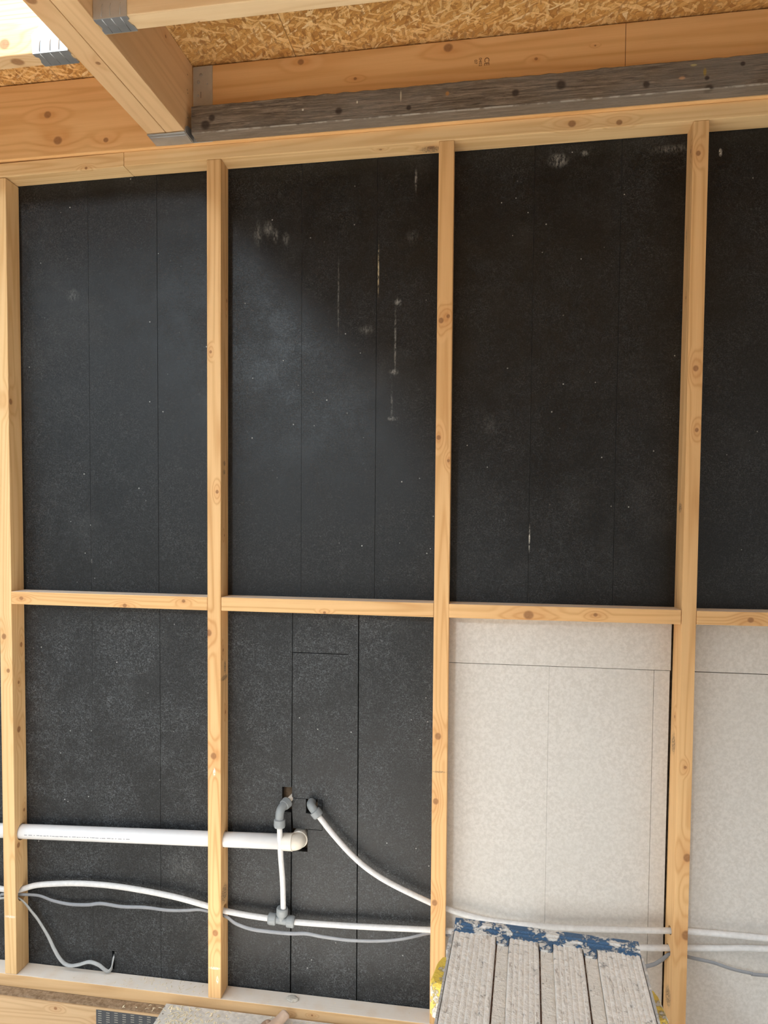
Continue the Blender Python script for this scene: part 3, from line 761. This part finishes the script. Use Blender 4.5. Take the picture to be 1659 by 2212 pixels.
cable([(-1.2, .045, .10), (-.70, .03, .195), (-.64, .027, .2050), (-.612, .0255, .2120), (-.590, .030, .1965), (-.570, .038, .165), (-.553, .044, .138), (-.523, .046, .091), (-.503, .046, .053), (-.486, .045, .028), (-.468, .044, .0125), (-.448, .043, .0085), (-.420, .043, .0150), (-.388, .043, .0265), (-.359, .044, .0205), (-.340, .046, .0065), (-.330, .050, .0000), (-.3225, .055, .0090), (-.3212, .0645, .0330), (-.3212, .078, .041)],
      M_CABL, 'loose pale grey cable hanging down to the sill and into the black board', ru=.0055, rv=.0026, tw=lambda t: .9 * math.sin(t * 7 + .5))

# ------------------------------------------------------------------ floor edge
m = hw('floor_joist_pine', -1.9, 2.6, -.037, .010, -.27, 81, [(-.29, -.037, -.098, .010), (-.45, -.037, -.07, .005)], dict(light=(0.64, 0.43, 0.24), dark=(0.47, 0.29, 0.14)))
rail('floor_joist', -1.9, 2.6, -.037, .010, -.27, -.0535, m, 'floor joist on edge below the bottom plate, at the lower left', 'joist')
bm = bmesh.new(); box(bm, -1.9, 2.6, -.0315, .064, -.0533, -.0485)
n = NT('dusty_brown_board'); f_ = n.noise(n.tc.outputs['Object'], 90, 4, .7)
n.bump(f_, .4, .001)
tag(finish('packing_strip', bm, n.finish(n.mix(n.step(f_, .3, .7), (.20, .13, .075), (.36, .26, .17)), .9, .2)), 'thin dusty brown strip between the bottom plate and the floor joist', 'board')
npl = empty('nail_plate', (-.2, -.038, -.15)); tag(npl, 'perforated steel nail plate pressed into the floor joist at the lower left', 'plate')
bm = bmesh.new(); box(bm, -.323, -.090, -.0386, -.0373, -.17, -.0575); bevel(bm, .0003, 1)
finish('sheet', bm, plain('nail_plate_steel', (0.075, 0.08, 0.09), 0.5, 0.5, 0.3, 0.1, 30), npl)
bm = bmesh.new()
for c in range(9):
    for r_ in range(16):
        x = -.3165 + c * .0248; z = -.0605 - r_ * .0066 - (c % 2) * .0022
        box(bm, x, x + .0105, -.0392, -.0386, z - .0010, z + .0006)
finish('teeth', bm, plain('nail_plate_teeth', (0.42, 0.40, 0.35), 0.5, 0.5, 0.3), npl)

n = NT('grey_floor_sheet'); v = n.tc.outputs['Object']
a_ = n.noise(v, 60, 5, .7); b_ = n.noise(v, 6, 4, .6)
col = n.mix(n.step(a_, .35, .65), (.52, .49, .45), (.68, .65, .60))
col = n.mix(n.step(b_, .5, .7, 0, .6), col, (.60, .54, .44))
dk_ = n.math('MULTIPLY', n.step(n.voro(v, 55), .12, .2, 1, 0), n.step(n.noise(v, 12, 2), .55, .62))
col = n.mix(dk_, col, (.05, .04, .03)); n.bump(a_, .4, .001)
bm = bmesh.new(); box(bm, -.1205, 2.6, -2.6, -.0145, -.0483, -.0305); bevel(bm, .001, 1)
tag(finish('floor_sheet', bm, n.finish(col, .8, .3)), 'grey dusty floor sheet laid over the joists, its corner at the lower left', 'board')
# chips
M_CHIP = plain('wood_shavings', (0.82, 0.72, 0.52), 0.7, 0.3, 0, 0.15, 20)
bm = bmesh.new(); rc = random.Random(11)
def chip(x, y, z, s):
    a = rc.uniform(0, math.pi); L = s * rc.uniform(.5, 1.6); wd = s * rc.uniform(.15, .4); t = .0005
    ux, uy = math.cos(a), math.sin(a); k = rc.uniform(.0, .5) * s
    p = []
    for (l, q_, zz) in ((-L, -wd, 0), (0, -wd, k), (L, -wd, 0), (L, wd, 0), (0, wd, k), (-L, wd, 0)):
        p.append((x + ux * l - uy * q_, y + uy * l + ux * q_, z + zz))
    va = [bm.verts.new(q) for q in p]; vb = [bm.verts.new((q[0], q[1], q[2] + t)) for q in p]
    for f in ((0, 1, 4, 5), (1, 2, 3, 4)):
        bm.faces.new([va[i] for i in f][::-1]); bm.faces.new([vb[i] for i in f])
    for i in range(6): j = (i + 1) % 6; bm.faces.new((va[i], va[j], vb[j], vb[i]))
for i in range(260): chip(rc.triangular(-.115, .08, -.09), rc.uniform(-.16, -.02), -.0302, .0042)
for i in range(120): chip(rc.uniform(-.1, .60), rc.uniform(-.16, -.02), -.0302, .003)
for i in range(60): chip(rc.uniform(-.27, -.03), rc.uniform(.005, .06), -.0096, .0022)
for i in range(30): chip(rc.uniform(-.59, .60), rc.uniform(.005, .06), -.0096, .0022)
for i in range(10): chip(rc.uniform(-.25, -.12), rc.uniform(-.028, -.005), -.0483, .004)
tag(finish('wood_shavings', bm, M_CHIP), 'pale wood shavings scattered on the bottom plate and floor sheet', 'shavings', kind='stuff')
# dark crumbs on the bottom plate
# putty lump
bm = bmesh.new(); bmesh.ops.create_icosphere(bm, subdivisions=3, radius=1)
for v_ in bm.verts:
    c = v_.co.copy(); k = 1 + .22 * mnoise.noise(c * 1.7 + Vector((3, 1, 2))) + .08 * mnoise.noise(c * 5)
    c = Vector((c.x * .0165, c.y * .014, max(c.z, -.4) * .007)) * k
    v_.co = Vector((.2355, .033, -.0068)) + c
tag(finish('plaster_lump', bm, plain('grey_plaster', (0.50, 0.47, 0.42), .9, .2, 0, .15, 120, .5)), 'small grey lump of dried plaster lying on the bottom plate', 'lump')
# scrap offcut at the bottom edge
M_TAN = plain('tan_card', (0.52, 0.38, 0.29), .7, .3, 0, .08, 30)
sc_o = tag(empty('card_tube_scrap', (.215, -.075, -.030)), 'tan bent scrap of card tube lying on the grey floor sheet', 'scrap')
bm = bmesh.new(); pp = spline([(.190, -.120, -.0165), (.205, -.085, -.0150), (.222, -.055, -.0110), (.236, -.035, -.0020)], 6)
tube(bm, pp, .0125, .0135, 18, radii=[.9 + .15 * min(1, i / 6) - (.25 if i == len(pp) - 1 else 0) for i in range(len(pp))]); finish('tube', bm, M_TAN, sc_o, smooth=True)
bm = bmesh.new(); pp = spline([(.205, -.090, -.0175), (.195, -.066, -.0165), (.186, -.062, -.0200), (.178, -.080, -.0210)], 5)
tube(bm, pp, .0085, .009, 16); finish('fold', bm, plain('brown_card', (0.36, 0.24, 0.17), .8, .3, 0, .08, 30), sc_o, smooth=True)

# ------------------------------------------------------------------ work platform
def splash(name, base, cover, lo_=.40, hi_=.50, seed=0, rough=.55, metal=0.0, sc_=55):
    n = NT(name); v = n.map(n.tc.outputs['Object'], loc=(seed, seed * .7, 0))
    a = n.noise(v, sc_, 5, .62, .4); b = n.noise(v, 230, 4, .7)
    k = n.step(n.math('ADD', a, n.math('MULTIPLY', n.math('SUBTRACT', b, .5), .25)), lo_, hi_)
    g = n.noise(n.map(v, scale=(1, .15, 1)), 120, 3, .6)
    pl = n.mix(n.step(b, .3, .7), tuple(c * .86 for c in cover), cover)
    pl = n.mix(n.step(g, .62, .72, 0, .55), pl, (.25, .19, .15))
    cr = n.noise(n.map(v, scale=(1, .12, 1)), 200, 5, .75, .4)
    pl = n.mix(n.step(cr, .60, .66, 0, .75), pl, (.30, .24, .20))
    lump = n.noise(v, 70, 4, .7)
    pl = n.mix(n.step(lump, .55, .72, 0, .5), pl, (.93, .92, .90))
    col = n.mix(k, base, pl)
    n.bump(n.math('ADD', n.math('MULTIPLY', k, .7), n.math('ADD', n.math('MULTIPLY', b, .5), n.math('MULTIPLY', lump, 1.4))), 1.0, .0028)
    n.b.inputs['Metallic'].default_value = metal
    return n.finish(col, rough, .4, metal)
PLAST = (0.86, 0.83, 0.78)
M_TREAD = splash('plaster_covered_aluminium', (.50, .48, .46), PLAST, .26, .40, 1)
M_GUT = splash('plaster_covered_channel', (.45, .42, .38), (.80, .77, .71), .25, .38, 2)
M_BLUE = splash('blue_plastic_splashed', (.045, .12, .24), (.74, .73, .70), .49, .55, 3, .4, sc_=40)
M_YEL = splash('yellow_plastic_splashed', (.80, .57, .09), (.74, .68, .58), .53, .58, 4, .45, sc_=14)
M_ALU = splash('splashed_aluminium', (.55, .55, .55), PLAST, .50, .60, 5, .4, .3)
wpf = tag(empty('work_platform', (.858, -.60, -.0305)), 'plaster-splashed folding work platform with ribbed top, blue end trim and yellow corner pieces', 'work platform')
ang = R(-4.2)
PO = Vector((.6975, -.6195, .600))      # back left corner of the top
ex = Vector((math.cos(ang), math.sin(ang), 0)); ey = Vector((math.sin(ang), -math.cos(ang), 0))   # ey runs towards the camera
def L2W(u, v_, z): return PO + ex * u + ey * v_ + Vector((0, 0, z))
WD, LN = .3175, 1.05
def loc_mesh(name, build, mat, parent, smooth=False, label=None):
    bm = bmesh.new(); build(bm)
    for v_ in bm.verts: v_.co = L2W(v_.co.x, v_.co.y, v_.co.z)
    return finish(name, bm, mat, parent, smooth=smooth, label=label)
def ribbed(u0, u1, nr):
    def b(bm):
        prof = []
        pw = (u1 - u0) / nr
        for i in range(nr):
            a = u0 + i * pw
            prof += [(a + pw * .06, -.0018), (a + pw * .20, -.0003), (a + pw * .42, 0), (a + pw * .66, -.0002), (a + pw * .84, -.0009)]
        prof = [(u0, -.004)] + prof + [(u1, -.004), (u1, -.022), (u1 - .002, -.022), (u0 + .002, -.022), (u0, -.022)]
        nv = 150; secs = []
        for k in range(nv + 1):
            y = k / nv * LN
            s = []
            for (x, z) in prof:
                dz = .0012 * mnoise.noise(Vector((x * 120, y * 110, 3))) + .0012 * mnoise.noise(Vector((x * 45, y * 28, 8))) if z > -.003 else 0
                s.append(bm.verts.new((x, y, z + dz)))
            secs.append(s)
        m_ = len(prof)
        for a, c in zip(secs, secs[1:]):
            for j in range(m_): bm.faces.new((a[j], a[(j + 1) % m_], c[(j + 1) % m_], c[j]))
        bm.faces.new(secs[0][::-1]); bm.faces.new(secs[-1])
    return b
panels = [(.0, .0745, 8), (.0975, .1485, 6), (.1725, .2225, 6), (.2460, WD, 9)]
for (a, b, nr) in panels: loc_mesh('tread_panel', ribbed(a, b, nr), M_TREAD, wpf)
M_GAP = splash('brown_dirt_groove', (.20, .12, .09), (.45, .34, .28), .5, .6, 6)
for (a, b) in ((.0745, .0975), (.1485, .1725), (.2225, .2460)):
    loc_mesh('channel', lambda bm, a=a, b=b: (box(bm, a + .0028, b - .0006, 0, LN, -.010, -.0035), bevel(bm, .0008, 1)), M_GUT, wpf)
    loc_mesh('groove', lambda bm, a=a, b=b: box(bm, a + .0001, a + .0027, 0, LN, -.012, -.0085), M_GAP, wpf)
def trim_shape(bm):
    # extruded nose profile (v, z), v negative = towards the wall
    prof = [(.001, .0005), (-.006, .0015), (-.008, -.0005), (-.012, .0030), (-.0145, .0030), (-.016, .0010), (-.020, .0048), (-.036, .0048), (-.041, .0015), (-.043, -.006), (-.043, -.030), (-.002, -.030), (.001, -.020)]
    a = [bm.verts.new((-.001, v_, z)) for v_, z in prof]; b = [bm.verts.new((WD + .001, v_, z)) for v_, z in prof]
    bm.faces.new(a); bm.faces.new(b[::-1])
    for i in range(len(prof)): j = (i + 1) % len(prof); bm.faces.new((a[i], b[i], b[j], a[j]))
tr = loc_mesh('end_trim', trim_shape, M_BLUE, wpf)
for (a, b) in ((.0755, .0970), (.1495, .1720), (.2235, .2455)):
    def tab(bm, a=a, b=b):
        p = [(a, 0), (b, 0), (b - .0005, .020), (b - .003, .0235), (a + .003, .0235), (a + .0005, .020)]
        lo_ = [bm.verts.new((x, y, -.0035)) for x, y in p]; hi_ = [bm.verts.new((x, y, .0004)) for x, y in p]
        bm.faces.new(lo_[::-1]); bm.faces.new(hi_)
        for i in range(6): j = (i + 1) % 6; bm.faces.new((lo_[i], lo_[j], hi_[j], hi_[i]))
    loc_mesh('tab', tab, M_BLUE, tr)
# side rails
for u in (-.0045, WD + .0005):
    loc_mesh('side_rail', lambda bm, u=u: (box(bm, u, u + .004, .0, LN, -.060, -.001), bevel(bm, .0008, 1)), M_ALU, wpf)
# yellow corner pieces and brackets
for s, u in ((-1, -.006), (1, WD + .006)):
    for v0 in ((.012 if s < 0 else .020), LN - .16):
        def yel(bm, s=s, u=u, v0=v0):
            out = [(0, -.030), (.012, -.022), (.018, -.006), (.019, .045), (.013, .056), (0, .064)]
            out = [(0, -.028), (.018, -.020), (.024, -.004), (.029, .048), (.023, .060), (0, .068)]
            lo_ = [bm.verts.new((u + s * x, v0 + y, -.120)) for x, y in out]
            mi = [bm.verts.new((u + s * x, v0 + y, -.064)) for x, y in out]
            hi_ = [bm.verts.new((u + s * (x * .86 if x else 0), v0 + y * .95, -.058)) for x, y in out]
            bm.faces.new(lo_); bm.faces.new(hi_[::-1])
            for A, B in ((lo_, mi), (mi, hi_)):
                for i in range(6): j = (i + 1) % 6; bm.faces.new((A[i], B[i], B[j], A[j]))
        loc_mesh('corner_piece', yel, M_YEL, wpf)
    def brk(bm, s=s, u=u):
        box(bm, min(u, u + s * .007), max(u, u + s * .007), -.030, .014, -.070, -.030); bevel(bm, .002, 1)
    loc_mesh('hinge_plate', brk, M_ALU, wpf)
# legs: two splayed frames
ZF = -.0305 - .600
for v0, vs in ((.035, -.06), (LN - .10, .06)):
    for u in (-.006, WD - .020):
        def leg(bm, u=u, v0=v0, vs=vs):
            prism(bm, [(u, v0 + vs, ZF + .02), (u + .026, v0 + vs, ZF + .02), (u + .026, v0 + vs + .045, ZF + .02), (u, v0 + vs + .045, ZF + .02),
                       (u, v0, -.061), (u + .026, v0, -.061), (u + .026, v0 + .045, -.061), (u, v0 + .045, -.061)])
            bevel(bm, .002, 1)
        lg = loc_mesh('leg', leg, M_ALU, wpf)
        loc_mesh('rubber_foot', lambda bm, u=u, v0=v0, vs=vs: (box(bm, u - .002, u + .028, v0 + vs - .004, v0 + vs + .049, ZF, ZF + .032), bevel(bm, .003, 2)), M_BLUE, lg)
    for zz in (-.28, -.52):
        k = (zz + .061) / (ZF + .061)
        loc_mesh('rung', lambda bm, v0=v0, vs=vs, zz=zz, k=k: (box(bm, .018, WD - .018, v0 + vs * k + .004, v0 + vs * k + .040, zz, zz + .03), bevel(bm, .002, 1)), M_ALU, wpf)
